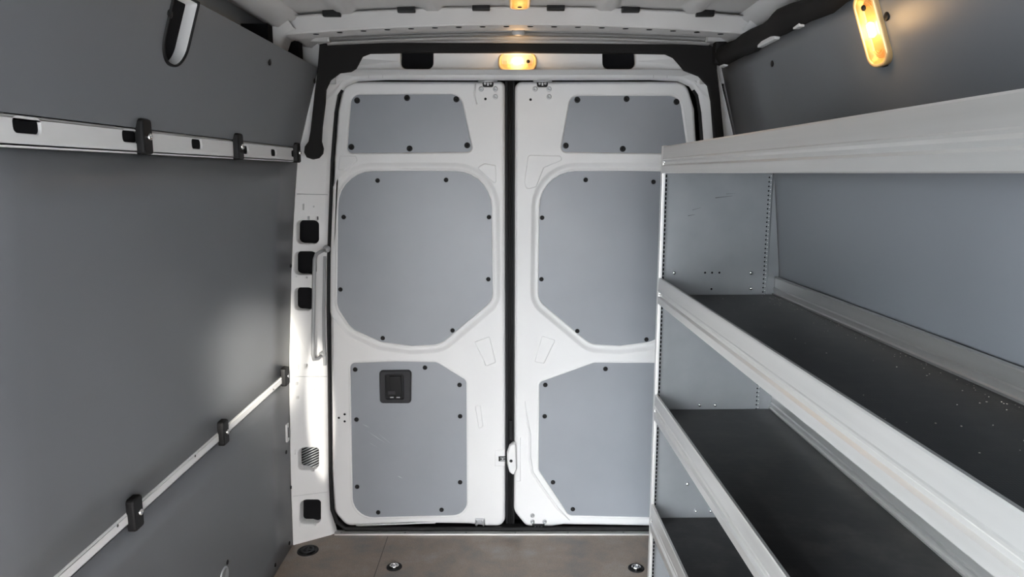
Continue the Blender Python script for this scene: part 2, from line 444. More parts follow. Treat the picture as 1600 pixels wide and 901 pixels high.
# long swage that turns out round the foot of the lower panel
b.tube([(x, YD+.001, z) for x, z in [dp(*p) for p in [(820, 625), (823, 650), (828, 680), (828, 715), (832, 738), (850, 765), (872, 795), (890, 812)]]], [.001, .004, .006, .006, .006, .006, .006, .002], 8)
grooveline(b, [(813, 683), (813, 751)], .0018); grooveline(b, [(805, 752), (813, 751)], .0018)
skin2 = b.build('door_skin', WHITE, d2)

FS = {
 1: [('upper_panel', up_l, .006, [(558, 157), (636, 153), (713, 155), (549, 229.5), (640, 232), (730, 227)], .0115),
     ('middle_panel', mid_l, .0135, [(590, 282), (697, 281), (537, 339), (764, 339), (532, 452), (763, 436), (598, 528), (707, 516)], .009),
     ('lower_panel', low_l, .002, [(555, 577), (664, 574), (718, 601), (719, 650), (719, 753), (690, 796), (557, 655), (558, 760), (591, 800)], .0095)],
 2: [('upper_panel', up_r, .006, [(902, 156), (979, 154.5), (1057, 159), (884, 227.5), (973, 232.5), (1066, 230)], .0115),
     ('middle_panel', mid_r, .0135, [(915, 281), (1021, 284), (847, 340), (1074, 339), (846, 436), (1079, 452), (902, 517), (1010, 530)], .009),
     ('lower_panel', low_r, .002, [(852, 601), (946, 576), (1054, 577), (851, 650), (1052, 655), (864, 753), (1052, 760), (895, 795), (1020, 800)], .0095)]}
panels = {}
for n, root in ((1, d1), (2, d2)):
    for nm, loop, w, fs, r in FS[n]:
        b = MB(); b.plate(loop, [], door_map, w, w+.008, oprof=((.001, 0), (-.002, .001)))
        if nm == 'upper_panel' or nm == 'middle_panel' or nm == 'lower_panel':
            pn = b.build(nm, GREYD, root)
        panels[(n, nm)] = pn
        for x, y in fs: fastener(pn, x, y, w, r)
# pull cup in the lower left panel
def hp(x, y, w): p = onY(x, y, YD+w); return p
lp = panels[(1, 'lower_panel')]
b = MB()
co = rpoly([dp(*p) for p in [(593, 578), (643, 577.5), (642.5, 629), (594, 629)]], .014)
ci = rpoly([dp(*p) for p in [(603, 584), (630, 584), (631, 622), (603.5, 622)]], .008)
HD = mat('dark_grey_plastic', (.030, .030, .033), .6, spec=.2)
b.plate(co, [(ci, ((.004, 0), (.002, .002), (0, .006)))], lambda u, v, w: (u, YD+w, v), -.012, .008, oprof=((.006, 0), (.002, .002), (0, .007)))
p0, p1 = hp(603, 584, 0), hp(631, 622, 0)
b.box((p0.x-.004, YD-.001, p1.z-.004), (p1.x+.004, YD+.006, p0.z+.004), 1)
pc = b.build('pull_cup', [HD, BLACK], lp)
b = MB(); q0, q1 = hp(606, 587, 0), hp(628, 617, 0)
b.box((q0.x+.006, YD-.010, q1.z), (q1.x, YD+.002, q0.z), 0, bev=.003)
b.box((q0.x+.001, YD-.0125, q1.z+.006), (q0.x+.030, YD-.009, q1.z+.020), 1, bev=.0008)
for dx in (.008, .034): b.box((q0.x+dx, YD-.009, q1.z-.009), (q0.x+dx+.014, YD-.004, q1.z-.006), 2)
b.build('pull_tab', [BLACK, HD, ZINC], pc) if False else b.build('pull_tab', [BLACK, HD, ZINC], lp)
SCR = mat('scratch_glint', (.42, .43, .45), .4)  # pale slivers: sun reflexes on scratches, put in as colour
for (x0, y0, x1, y1, w) in [(566, 662, 578, 668, .0012), (572, 672, 604, 693, .0010), (590, 676, 612, 694, .0007), (575, 690, 590, 699, .0006), (621, 743, 629, 747, .0016)]:
    p = onY(x0, y0, YD+.0016); q = onY(x1, y1, YD+.0016)
    b = MB(); b.add([(p.x, p.y, p.z), ((p.x+q.x)/2, p.y, (p.z+q.z)/2-w), (q.x, q.y, q.z), ((p.x+q.x)/2, p.y, (p.z+q.z)/2+w)], [(0, 1, 2, 3)])
    b.build('scratch_reflex', SCR, lp)
# three drilled dots, hinge brackets, bolts
def disc(b, x, y, r, mi=0, w=-.0004, h=.0006, r2=None):
    p = onY(x, y, YD+w); b.lathe((p.x, YD+w, p.z), (0, -1, 0), [(r, 0), (r*.9, h), (0, h)], 14, mi)
for x, y, r_, d_ in [(529.5, 652.5, .0048, d1), (538.5, 647, .0048, d1), (538.5, 658, .0048, d1), (758.5, 154.5, .005, d1), (829, 155.5, .005, d2)]:
    b = MB(); disc(b, x, y, r_); b.build('drilled_hole', VOID, d_)
def bolts(par, pts):
    for x, y in pts:
        p = onY(x, y, YD); b = MB()
        b.lathe((p.x, YD, p.z), (0, -1, 0), [(.0095, 0), (.0095, .002), (.0075, .0035), (.0038, .0035), (.0032, .0018), (0, .0018)], 14)
        b.build('bolt', ZINC, par)
bolts(d1, [(752, 139), (774, 139), (774, 151)]); bolts(d2, [(836, 139), (858, 139), (858, 151)])
bolts(d2, [(832, 805), (832, 814.5), (851, 814.5)])
def top_bracket(par, cx):
    b = MB(); p = onY(cx, 129, YD)
    b.box((p.x-.036, YD-.016, p.z+.002), (p.x+.036, YD, p.z+.008), 0, bev=.0015)
    b.tube([(p.x-.036, YD-.014, p.z+.004), (p.x+.036, YD-.014, p.z+.004)], .005, 10, 0)
    b.plate(rpoly([(p.x-.022, p.z+.002), (p.x+.022, p.z+.002), (p.x+.019, p.z-.017), (p.x-.019, p.z-.017)], .006, 3), [], lambda u, v, w: (u, YD+w, v), -.009, 0, mi=1)
    for s in (-.011, .011): b.lathe((p.x+s, YD-.009, p.z-.004), (0, -1, 0), [(.0055, 0), (.005, .002), (0, .003)], 12, 0)
    b.box((p.x-.003, YD-.0115, p.z-.012), (p.x+.003, YD-.009, p.z-.002), 0)
    b.build('latch_bracket', [ZINC, BLACK], par)
top_bracket(d1, 762.5); top_bracket(d2, 847.5)
# lower striker brackets
b = MB(); p = onY(750, 815, YD)
b.plate(rpoly([(p.x-.020, p.z+.017), (p.x+.020, p.z+.017), (p.x+.020, p.z-.012), (p.x+.014, p.z-.018), (p.x+.009, p.z-.008), (p.x-.009, p.z-.008), (p.x-.014, p.z-.018), (p.x-.020, p.z-.012)], .002, 2), [], lambda u, v, w: (u, YD+w, v), -.010, 0)
for s in (-.011, .011): b.lathe((p.x+s, YD-.010, p.z+.008), (0, -1, 0), [(.005, 0), (.0045, .0022), (0, .0028)], 12)
b.build('striker_bracket', ZINC, d1)
b = MB(); p = onY(841, 819, YD)
b.box((p.x-.026, YD-.012, p.z-.014), (p.x+.026, YD, p.z+.004), 0, bev=.002)
for s in (-.013, .0, .013): b.box((p.x+s-.004, YD-.015, p.z-.010), (p.x+s+.004, YD-.011, p.z-.002), 1, bev=.001)
b.build('latch_bracket', [BLACK, ZINC], d2)
# centre latch: white shaped plastic cover on the right door, square keeper in the left one
b = MB()
LT = rpoly([dp(*p) for p in [(802.5, 689), (806, 692), (808, 730), (802, 740), (796, 735), (792.5, 722), (792, 706), (796, 694)]], .006, 4)
b.plate(LT, [], lambda u, v, w: (u, YD+w, v), -.022, .004, oprof=((.006, 0), (.003, .003), (0, .010)))
p = onY(798.5, 719.5, YD-.02)
b.lathe((p.x, YD-.0223, p.z), (0, -1, 0), [(.0065, -.002), (.0065, .001), (0, .001)], 12, 1)
b.build('latch_cover', [WHITE, BLACK], d2)
b = MB(); p = onY(785.5, 716, YD)
b.box((p.x-.017, YD-.0036, p.z-.011), (p.x+.017, YD+.001, p.z+.011), 0)
b.box((p.x-.010, YD-.0075, p.z-.007), (p.x+.010, YD-.0005, p.z-.0035), 1); b.box((p.x-.010, YD-.0075, p.z+.0035), (p.x+.010, YD-.0005, p.z+.007), 1)
b.box((p.x-.003, YD-.007, p.z-.007), (p.x+.002, YD-.0005, p.z+.007), 1)
b.build('keeper', [BLACK, ZINC], d1)
# centre black rubber
b = MB(); g0, g1 = onY(791.5, 127, YD), onY(802.5, 824, YD)
zt = onY(797, 126, YD).z; zb = onY(797, 822, YD).z
b.box((g0.x-.006, YD+.016, zb), (g1.x+.004, YD+.030, zt), 0, bev=.002)
for k in range(3): 
    x = g0.x+.006+k*.007; b.tube([(x, YD+.015, zb), (x, YD+.015, zt)], .0022, 6)
p = onY(801, 672, YD)
b.box((p.x-.013, YD+.001, p.z-.042), (p.x-.001, YD+.016, p.z+.040), 0, bev=.002)
p = onY(797, 822, YD); b.box((p.x-.045, YD-.02, p.z-.012), (p.x+.055, YD+.02, p.z+.004), 0, bev=.003)
b.build('centre_seal', RUBBER, d2)
for r_ in (d1, d2): pass

# ---------------------------------------------------------------- side linings
def lining_grid(name, side, z0, z1, y0, y1, label, fixings, nz=8):
    sx = XL if side < 0 else XR
    b = MB(); th = .009
    ys = frange(y0, y1, 8); zs = frange(z0, z1, nz)
    inn = lambda y, z: (sx(z, y), y, z)
    outf = lambda y, z: (sx(z, y)+side*th, y, z)
    b.grid(inn, ys, zs); b.grid(outf, ys, zs)
    for yy in (y0, y1):
        b.grid(lambda t, z, yy=yy: (sx(z, yy)+side*th*t, yy, z), [0, 1], zs, smooth=False)
    for zz_ in (z0, z1):
        b.grid(lambda y, t, zz_=zz_: (sx(zz_, y)+side*th*t, y, zz_), ys, [0, 1], smooth=False)
    o = b.build(name, GREY); tag(o, label, 'wall panel')
    return o
def wallhit(px, py, side):
    sx = XL if side < 0 else XR
    X = sx(1.2, 2.0)
    for _ in range(25):
        p = onX(px, py, X); X = .5*X+.5*sx(p.z, p.y)
    return onX(px, py, X)
def plug(par, px, py, side, r=.0085, m=BLACK):
    p = wallhit(px, py, side)
    b = MB(); b.lathe(p, (-side, 0, -.0), [(r, -.001), (r, .0015), (r*.8, .003), (r*.4, .0036), (0, .003)], 14)
    return b.build('fastener', m, par)
lo = lining_grid('wall_panel', -1, .004, .700, YL, YE, 'lower grey wall panel under the lower white rail of the left wall', [])
for q in [(355, 878), (430, 882), (452, 848), (454.5, 761), (447, 706)]: plug(lo, q[0], q[1], -1, .0075)
# steel ring plate low on the wall and slim white plate near the pillar
p = wallhit(350, 900, -1); b = MB()
b.lathe(p, (1, 0, 0), [(.030, -.001), (.030, .003), (.022, .005), (.018, .001), (0, .001)], 22); b.build('cover_cap', ZINC, lo)
p = wallhit(450, 673, -1); b = MB()
b.box((p.x-.001, p.y-.03, p.z-.035), (p.x+.006, p.y-.002, p.z+.035), 0, bev=.002); b.box((p.x+.004, p.y-.02, p.z-.02), (p.x+.0075, p.y-.012, p.z+.02), 1)
b.build('cover_plate', [WHITE, BLACK], lo)
mi_ = lining_grid('wall_panel', -1, .730, 1.518, YL, YE, 'large middle grey wall panel between the two white rails of the left wall', [])
plug(mi_, 454, 415, -1, .008); plug(mi_, 466, 263, -1, .004)
# upper linings are flat sheets with an oval cut-out
def flat_lining(side, z0, z1, y0, y1, hole, label):
    sx = XL if side < 0 else XR
    def mp(u, v, w):
        a = sx(z0, u); c = sx(z1, u); t = (v-z0)/(z1-z0)
        return (a+(c-a)*t+side*w, u, v)
    b = MB(); n = 10
    o = [(y, z0) for y in frange(y0, y1, n)]+[(y, z1) for y in frange(y1, y0, n)]
    b.plate(o, [(hole, ((0, 0),))] if hole else [], mp, 0, .009, oprof=((0, 0),), back=True)
    ob = b.build('wall_panel', GREY); tag(ob, label, 'wall panel'); return ob, mp
def oval(cu, cv, w, h, sh=0.):
    L = rrect(0, 0, w, h, min(w, h)/2-.001, 8)
    return [(cu+x+sh*y, cv+y) for x, y in L]
hl = rpoly([(1.548, 1.712), (1.656, 1.712), (1.664, 1.852), (1.552, 1.852)], [.05, .05, .004, .004], 9)
upL, mpl = flat_lining(-1, 1.572, 1.854, YL, YE, hl, 'upper grey wall panel of the left wall, above the slotted rail, with an oval cut-out')
for q in [(265, 21), (421, 97), (491, 126)]: plug(upL, q[0], q[1], -1, .010)
upR = lining_grid('wall_panel', 1, 1.56, 1.854, -.05, YE, 'upper grey wall panel of the right wall, above the top shelf', [])
for q in [(1207, 99), (1386, 25), (1129, 131)]: plug(upR, q[0], q[1], 1, .010)
miR = lining_grid('wall_panel', 1, .73, 1.552, -.05, YE, 'pale grey wall panel of the right wall seen behind the upper two shelves', [])
loR = lining_grid('wall_panel', 1, .004, .725, -.05, YE, 'lower grey wall panel of the right wall behind the lowest shelves', [])
# end cap strip of the linings at the rear edge (light body flange)
for side, sx in ((-1, XL), (1, XR)):
    b = MB(); zs = frange(.01, 1.85, 16)
    b.grid(lambda t, z: (sx(z, YE)+side*(.002+.0*t)-side*.010*0, YE+.002+t*.030, z), [0, 1], zs)
    tag(b.build('trim_%d' % (4 if side < 0 else 5), WHITE2), kind='structure')
# oval handhold: black lip, pale inner wall
def ring(b, loop, mp, w0, w1, t, mi):
    """a standing collar along the loop"""
    n = len(loop); cu = sum(p[0] for p in loop)/n; cv = sum(p[1] for p in loop)/n
    def grow(p, d):
        v = Vector((p[0]-cu, p[1]-cv)); L_ = v.length; return (p[0]+v.x/L_*d, p[1]+v.y/L_*d)
    rows = [[mp(*grow(p, t), w1) for p in loop], [mp(*grow(p, t), w0+.001) for p in loop], [mp(*grow(p, t*.6), w0) for p in loop], [mp(*grow(p, t*.1), w0) for p in loop], [mp(*grow(p, -.0008), w0+.001) for p in loop], [mp(*grow(p, -.0008), w1) for p in loop]]
    vs = [q for R in rows for q in R]
    b.add(vs, [(i*n+k, i*n+(k+1) % n, (i+1)*n+(k+1) % n, (i+1)*n+k) for i in range(len(rows)-1) for k in range(n)], mi, True)
hh = empty('wall_handhold', (XL(1.70), 1.56, 1.70)); tag(hh, 'oval handhold with black lip and pale inner wall in the left upper panel', 'handhold')
b = MB(); ring(b, hl, mpl, -.005, .010, .004, 0); local(b.build('rim', BLACK, hh), hh)
def shrink(loop, d):
    n = len(loop); cu = sum(p[0] for p in loop)/n; cv = sum(p[1] for p in loop)/n
    o = []
    for p in loop:
        v = Vector((p[0]-cu, p[1]-cv)); L_ = v.length; o.append((p[0]-v.x/L_*d, p[1]-v.y/L_*d))
    return o
b = MB(); n = len(hl); A = shrink(hl, .0012); B = shrink(hl, .003)
rows = [[mpl(*p, .000) for p in A], [mpl(*p, .004) for p in shrink(hl, .002)], [mpl(*p, .026) for p in B]]
b.add([q for R in rows for q in R], [(i*n+k, i*n+(k+1) % n, (i+1)*n+(k+1) % n, (i+1)*n+k) for i in range(2) for k in range(n)], 0, True)
local(b.build('inner_wall', WHITE, hh), hh)
b = MB(); b.add([mpl(*p, .0255) for p in hl], [list(range(n))], 0); local(b.build('back_plate', VOID, hh), hh)

# ---------------------------------------------------------------- lashing rails on the left wall
def rail(name, z0, z1, y0, y1, xf, slots, label):
    b = MB()
    def mp(u, v, w): return (xf-w, u, v)
    o = rpoly([(y0, z0), (y1, z0), (y1, z1), (y0, z1)], .002, 2)
    b.plate(o, [(s, ((.002, 0), (0, .0015))) for s in slots], mp, 0, .006, oprof=((.006, 0), (.003, .001), (.001, .003), (0, .006)))
    for s in slots:
        cu = sum(p[0] for p in s)/len(s); cv = sum(p[1] for p in s)/len(s)
        b.add([(xf-.0052, cu-.045, cv-.024), (xf-.0052, cu+.045, cv-.024), (xf-.0052, cu+.045, cv+.024), (xf-.0052, cu-.045, cv+.024)], [(0, 1, 2, 3)], 1)
    o = recenter(b.build(name, [WHITE, VOID])); tag(o, label, 'rail'); return o
XU = -.783
sl = []
for px, py, ln, h in [(43, 196.5, .066, .025), (204, 213, .060, .024), (308, 225, .058, .024), (383, 234, .058, .024), (428, 238.5, .052, .022), (459, 240, .05, .022)]:
    p = onX(px, py, XU); sl.append(rrect(p.y, p.z, ln, h, .009, 4))
rail('load_rail', 1.519, 1.571, YL, YE-.005, XU, sl, 'upper white load rail with oval slots across the left wall')
XW = -.858
rail('load_rail', .700, .731, YL, YE-.04, XW, [], 'lower narrow white load rail running down the left wall')
def holeplug(px, py):
    p = onX(px, py, XW); b = MB(); b.lathe(p, (1, 0, 0), [(.0035, 0), (.003, .0008), (0, .0008)], 10); return b
lr = bpy.data.objects['load_rail.001']
for q in [(184, 821), (305, 712), (427, 608)]:
    o = holeplug(*q).build('rivet', HD, lr); 
    for v in o.data.vertices: v.co -= lr.location
# clamps
def clamp(px, py, X, hh_, label, wd=.040):
    p = onX(px, py, X+.012)
    r = empty('rail_clamp', (X, p.y, p.z)); tag(r, label, 'clamp', 'black clamps on the load rails')
    b = MB()
    def mp(u, v, w): return (.016+w*-1, u, v)
    b.plate(rrect(0, 0, wd, hh_, .008, 5), [], mp, 0, .018, oprof=((.004, 0), (.002, .001), (0, .005)))
    b.build('clamp_body', BLACK, r)
    b = MB(); b.lathe((.016, .004, 0), (1, 0, 0), [(.0075, 0), (.0075, .003), (.006, .0045), (.003, .0045), (.0025, .003), (0, .003)], 14)
    b.build('screw', CHROME, r)
    return r
clamp(229, 213.5, XU, .074, 'largest black clamp on the upper left rail, nearest the camera')
clamp(375, 229, XU, .074, 'middle black clamp on the upper left rail')
clamp(466, 238.5, XU, .070, 'black clamp at the rear end of the upper left rail beside the pillar')
clamp(215, 801, XW, .076, 'black clamp on the lower left rail, nearest the camera')
clamp(352, 675, XW, .074, 'middle black clamp on the lower left rail')
clamp(448, 587.5, XW, .070, 'black clamp at the rear end of the lower left rail by the pillar', wd=.045)

# ---------------------------------------------------------------- roof
def roofz(x, y):
    t = (x-CX)/.72
    z = 1.992-.022*t*t
    if y > 2.50: z -= .06*((y-2.50)/.2)**2*.8
    k = ((x-CX)/.27+.5) % 1.0
    d = abs(k-.5)*.27
    if y < 2.62:
        if d < .035: z -= .010*(1 if d < .02 else (.035-d)/.015)
    return z
b = MB()
xs = frange(-.72+CX, .72+CX, 120); ys = [YF, .3, 1, 2, 2.4, 2.5, 2.54, 2.58, 2.62, 2.66, 2.70]
b.grid(lambda x, y: (x, y, roofz(x, y)), xs, ys)
tag(b.build('ceiling', WHITE2, fixn=False), kind='structure')
# cross beams: box section, slightly arched, with flanges and gussets at the ends
def beam(Y, label, full=True):
    r = empty('roof_beam', (0, Y, 1.93)); tag(r, label, 'roof beam')
    b = MB(); xs = frange(-.735+CX, .735+CX, 36)
    def zb(x): t = (x-CX)/.735; return 1.938-.030*t*t
    prof = [(-.004, .052), (0, .050), (0, .004), (.003, 0), (.045, -.002), (.085, 0), (.085, .05)]
    b.grid(lambda x, k: (x, Y+prof[int(k)][0], zb(x)+prof[int(k)][1]), xs, list(range(len(prof))), smooth=False)
    # rear flange
    b.grid(lambda x, k: (x, Y-.020+k*.02, zb(x)+.050), xs, [0, 1], smooth=False)
    o = local(b.build('beam_section', WHITE2, r), r)
    b = MB()
    for x in frange(-.62, .66, 17):
        b.lathe((x, Y+.018, zb(x)-.0018), (0, 0, -1), [(.007, 0), (.0065, .001), (0, .001)], 10, 0, sx=1.4, ux=(1, 0, 0))
    local(b.build('drain_slot', VOID, r), r)
    b = MB()
    for x in frange(-.56, .60, 5):
        b.box((x-.028, Y-.024, zb(x)+.040), (x+.028, Y-.002, zb(x)+.060), 0, bev=.005)
    local(b.build('notch_shade', BLACK, r), r)  # black blocks stand in for the shaded notches at the roof ribs
    for sd, sx, nm in ((-1, XL, 'gusset'), (1, XR, 'gusset')):
        b = MB()
        x0 = CX+sd*.70; x1 = sx(1.80, Y)+sd*.025
        pts = [(x0, 1.925), (x0+sd*.05, 1.905), ((x0+x1)/2+sd*.035, 1.865), (x1, 1.80)]
        b.grid(lambda k, t: (pts[int(k)][0], Y-.03+t*.14, pts[int(k)][1]), [0, 1, 2, 3], [0, 1])
        b.grid(lambda k, t: (pts[int(k)][0]+sd*t*.03, Y-.03, pts[int(k)][1]+t*.045), [0, 1, 2, 3], [0, 1])
        b.grid(lambda k, t: (pts[int(k)][0]+sd*t*.03, Y+.11, pts[int(k)][1]+t*.045), [0, 1, 2, 3], [0, 1])
        local(b.build(nm, WHITE2, r), r)
    return r
beam(2.33, 'white roof cross beam just ahead of the rear doors')
beam(1.20, 'white roof cross beam overhead, out in front of the rear one')
b = MB()
b.box((-.82, 2.245, 1.84), (-.738, 2.288, 1.925)); b.box((-.82, 2.55, 1.84), (-.735, 2.595, 1.93))
b.build('shade_liner', VOID, wl)  # black boxes added to give the recesses by the gusset their shade
# cant rails along both roof edges
for n, sd in ((6, -1), (7, 1)):
    b = MB()
    P = [(.69, 1.975), (.70, 1.955), (.745, 1.925), (.775, 1.93), (.79, 1.985)] 
    b.grid(lambda k, y: (CX+sd*P[int(k)][0], y, P[int(k)][1]), list(range(5)), [YF, .5, 1.5, 2.70])
    tag(b.build('trim_%d' % n, WHITE2), kind='structure')
# rear body corner brackets between cant rail and header, left and right
for n, sd in ((8, -1), (9, 1)):
    b = MB()
    xa, xb_ = CX+sd*.665, CX+sd*.80
    b.box((min(xa, xb_), 2.668, 1.80), (max(xa, xb_), 2.69, 1.97), bev=.004)
    b.box((min(xa, xb_), 2.60, 1.935), (max(xa, xb_), 2.638, 1.97), bev=.004)
    tag(b.build('trim_%d' % n, WHITE2), kind='structure')
# roof rear panel between roof skin and header top
b = MB()
b.grid(lambda x, k: (x, [2.62, 2.66, 2.70][int(k)], [1.966, 1.962, 1.93][int(k)]-.02*((x-CX)/.72)**2), frange(-.70+CX, .70+CX, 20), [0, 1, 2])
b.grid(lambda x, k: (x, [2.625, 2.64, 2.65][int(k)], [1.955, 1.946, 1.955][int(k)]-.02*((x-CX)/.72)**2), frange(-.68+CX, .68+CX, 20), [0, 1, 2])
tag(b.build('trim_10', WHITE2), kind='structure')
# unseen shell added round the load space to stop daylight leaks
b = MB()
b.box((-.97, YL-.02, -.06), (-.955, 2.92, 2.03)); b.box((1.0, YF, -.06), (1.015, 2.92, 2.03)); b.box((-.97, 2.70, -.07), (1.015, 2.92, -.055))
b.box((-.97, YL-.05, 1.66), (-.92, YL, 2.03)); b.box((-.97, YL-.03, -.06), (-.90, YL-.01, 2.0))
tag(b.build('wall_outer', WHITE2), kind='structure')
# outer roof, keeps daylight out
b = MB(); b.box((-.97, YF, 2.02), (1.015, 2.92, 2.03)); b.box((-.95, 2.70, 1.97), (.99, 2.92, 2.02))
tag(b.build('ceiling_outer', WHITE2), kind='structure')

# ---------------------------------------------------------------- black cable cover over the rear header
YC = 2.652
def cp(x, y): p = onY(x, y, YC); return (p.x, p.z)
cov = [(500, 70), (508, 68.5), (640, 67.5), (806, 68), (980, 69.5), (1060, 70), (1108, 71), (1120, 78), (1119, 110), (1124, 150), (1131, 222), (1116, 222), (1111, 158), (1106, 134), (1092, 119), (1069, 110), (1061, 100), (1052, 90), (1040, 84.5), (980, 83.5), (806, 82.5), (640, 82.5), (578, 83.5), (566, 88), (556, 107), (548, 112), (531, 114), (516, 125), (509, 140), (508, 160), (503, 200), (502, 221), (505, 232), (504, 240), (498, 247), (489, 249), (480, 246), (476, 238), (477, 229), (483, 221), (486, 205), (492, 150), (497, 110)]
b = MB(); b.plate([cp(*p) for p in cov], [], lambda u, v, w: (u, YC+w, v), -.012, .012, oprof=((.004, 0), (.002, .001), (0, .005)))
cc = recenter(b.build('cable_cover', FOAM)); tag(cc, 'black cable cover over the rear header, ending in a round foot on the left pillar', 'cable cover')
# duct along the right roof edge
d0 = onY(1126, 88, 2.62)
b = MB(); pts = []
for k in range(41):
    y = 2.636-k*.075
    pts.append((.748+.006*math.sin(k*1.3), y, 1.886+.004*math.sin(k*.9+1)))
b.tube(pts, [.033+.004*math.sin(k*1.7) for k in range(41)], 14)
b.box((.715, 2.60, 1.86), (.775, 2.645, 1.94), bev=.012)
dc = recenter(b.build('cable_duct', FOAM)); tag(dc, 'black foam wrapped cable duct along the right roof edge above the wall panel', 'cable duct')
for px, py, ln in ((1133, 97, .05), (1203, 60, .14), (1251, 38, .04)):
    p = wallhit(px, py, 1); b = MB(); b.box((p.x-.012, p.y-ln/2, 1.850), (p.x+.004, p.y+ln/2, 1.866), bev=.003)
    o = b.build('clip', WHITE, dc)
    for v in o.data.vertices: v.co -= dc.location

# ---------------------------------------------------------------- grab handle and check strip on the left pillar
b = MB()
hpts = [onY(510, 389, 2.735), onY(502, 392.5, 2.70), onY(494.5, 397, 2.672), onY(491.5, 405, 2.662), onY(490.5, 430, 2.66), onY(490, 480, 2.66), onY(489, 530, 2.66), onY(488.5, 553, 2.662), onY(490.5, 561, 2.67), onY(497, 560, 2.70), onY(504, 553, 2.735)]
b.tube(hpts, [.0065, .0068, .007, .007, .007, .007, .007, .007, .007, .0068, .0065], 12)
gh = empty('grab_handle', hpts[5]); tag(gh, 'upright painted grab handle on the left pillar beside the rear door', 'handle')
local(b.build('bar', HANDLE, gh), gh)
for q in (hpts[0], hpts[-1]):
    b = MB(); b.lathe((q.x, q.y-.012, q.z), (0, 1, 0), [(.0, -.004), (.006, -.003), (.013, .006), (.014, .018)], 14); local(b.build('mounting_foot', HANDLE, gh), gh)
b = MB()
sp = [onY(x, y, 2.735) for x, y in [(508, 400), (506, 480), (506.5, 530), (508, 570)]]
for i in range(3):
    a, c = sp[i], sp[i+1]
    b.add([(a.x-.005, a.y, a.z), (a.x+.005, a.y, a.z), (c.x+.005, c.y, c.z), (c.x-.005, c.y, c.z), (a.x-.005, a.y-.008, a.z), (a.x+.005, a.y-.008, a.z), (c.x+.005, c.y-.008, c.z), (c.x-.005, c.y-.008, c.z)], [(0, 1, 2, 3), (4, 7, 6, 5), (0, 4, 5, 1), (3, 2, 6, 7), (0, 3, 7, 4), (1, 5, 6, 2)])
cs = recenter(b.build('check_strap', mat('dull_grey_metal', (.22, .225, .23), .5))); tag(cs, 'slim grey metal check strap between the grab handle and the door seal', 'strap')

# ---------------------------------------------------------------- floor lashing points
def lash(px, py, r, label, big=False):
    p = onZ(px, py, 0); o = empty('lashing_point', (p.x, p.y, 0)); tag(o, label, 'lashing point', 'lashing points in the floor')
    b = MB(); b.lathe((0, 0, 0), (0, 0, 1), [(r, .0), (r*.97, .003), (r*.86, .004), (r*.78, .001), (0, .001)], 26); b.build('cup', BLACK, o)
    b = MB()
    if big:
        R = r*.55; b.tube([(R*math.cos(t*math.pi/10), R*math.sin(t*math.pi/10), .006) for t in range(21)], .0035, 8)
        b.box((-.03, -.004, .002), (.03, .004, .007), bev=.001); b.box((-.004, -.03, .002), (.004, .03, .007), bev=.001)
        b.build('ring', HD, o)
    else:
        R = r*.5; b.tube([(R*math.cos(t*math.pi/10), R*.8*math.sin(t*math.pi/10), .007) for t in range(21)], .0035, 8)
        b.lathe((0, 0, .001), (0, 0, 1), [(.009, 0), (.009, .006), (.006, .008), (0, .008)], 14); b.build('ring', CHROME, o)
    return o
lash(481, 860, .042, 'large dark lashing point in the floor by the left pillar', True)
lash(616, 885.5, .030, 'small lashing point with chrome ring in the floor, left of centre')
lash(994, 887.5, .031, 'small lashing point with chrome ring in the floor beside the shelving upright')

# ---------------------------------------------------------------- aluminium shelving
YS = 2.33; XS = .4905
sh = empty('shelving_unit', (XS, YS, 0), .0205)
tag(sh, 'tall aluminium shelving unit with four black decks along the right wall', 'shelving')
LEN = 2.28; DB = .385
def end_panel(yl, face):
    b = MB(); th = .002
    def xb(z): return interp(z, [(0, .432), (.72, .415), (1.14, .398), (1.47, .362), (1.565, .348)])
    zs = frange(.0, 1.565, 12)
    pts = [(.0, 0)]+[(xb(z), z) for z in zs]+[(.0, 1.565)]
    b.plate(pts, [], lambda u, v, w: (u, yl+w*face, v), 0, th, oprof=((0, 0),), back=True)
    b.box((-.0085, yl-.022 if face > 0 else yl, 0), (.0015, yl+.003 if face > 0 else yl+.022, 1.566), 1, bev=.0015)
    b.box((.0, yl-.022, 1.50), (.006, yl-.010, 1.566), 1) if face > 0 else None
    f = yl-.0006*face
    k = 0
    z = .03
    while z < 1.47:   # punched columns front and back
        b.add([(.0075, f, z), (.0125, f, z), (.0125, f, z+.009), (.0075, f, z+.009)], [(0, 1, 2, 3)], 2)
        b.lathe((.346, f, z), (0, -face, 0), [(.0028, 0), (0, 0.0002)], 8, 2)
        b.lathe((.352, f, z+.005), (0, -face, 0), [(.0016, 0), (0, 0.0002)], 6, 3)
        z += .0145
    # raised vertical fold by the wall
    b.tube([(.358, yl, 0.02), (.358, yl, 1.50)], .002, 6, 0)
    return b.build('end_panel', [STEEL, ALUB, VOID, ALUB], sh)
ep = end_panel(0, 1); end_panel(-LEN, -1)
def epbolt(px, py, r=.0065):
    # onto the end panel plane
    Y = YS
    for _ in range(5):
        p = onY(px, py, Y); Y = YS+(p.x-XS)*math.tan(.0205)
    d = p-Vector((XS, YS, 0)); c, s = math.cos(-.0205), math.sin(-.0205)
    l = Vector((d.x*c-d.y*s, 0, p.z))
    b = MB(); b.lathe((l.x, 0, l.z), (0, -1, 0), [(r, 0), (r*.95, .004), (r*.55, .007), (0, .0078)], 12)
    b.build('rivet_nut', CHROME, ep)
for q in [(1053, 426), (1173, 426), (1173, 450), (1093, 632), (1117, 632), (1074, 755), (1087, 797.5), (1110, 797.5)]: epbolt(*q, r=.0065 if q[0] not in (1087, 1110) else .0048)
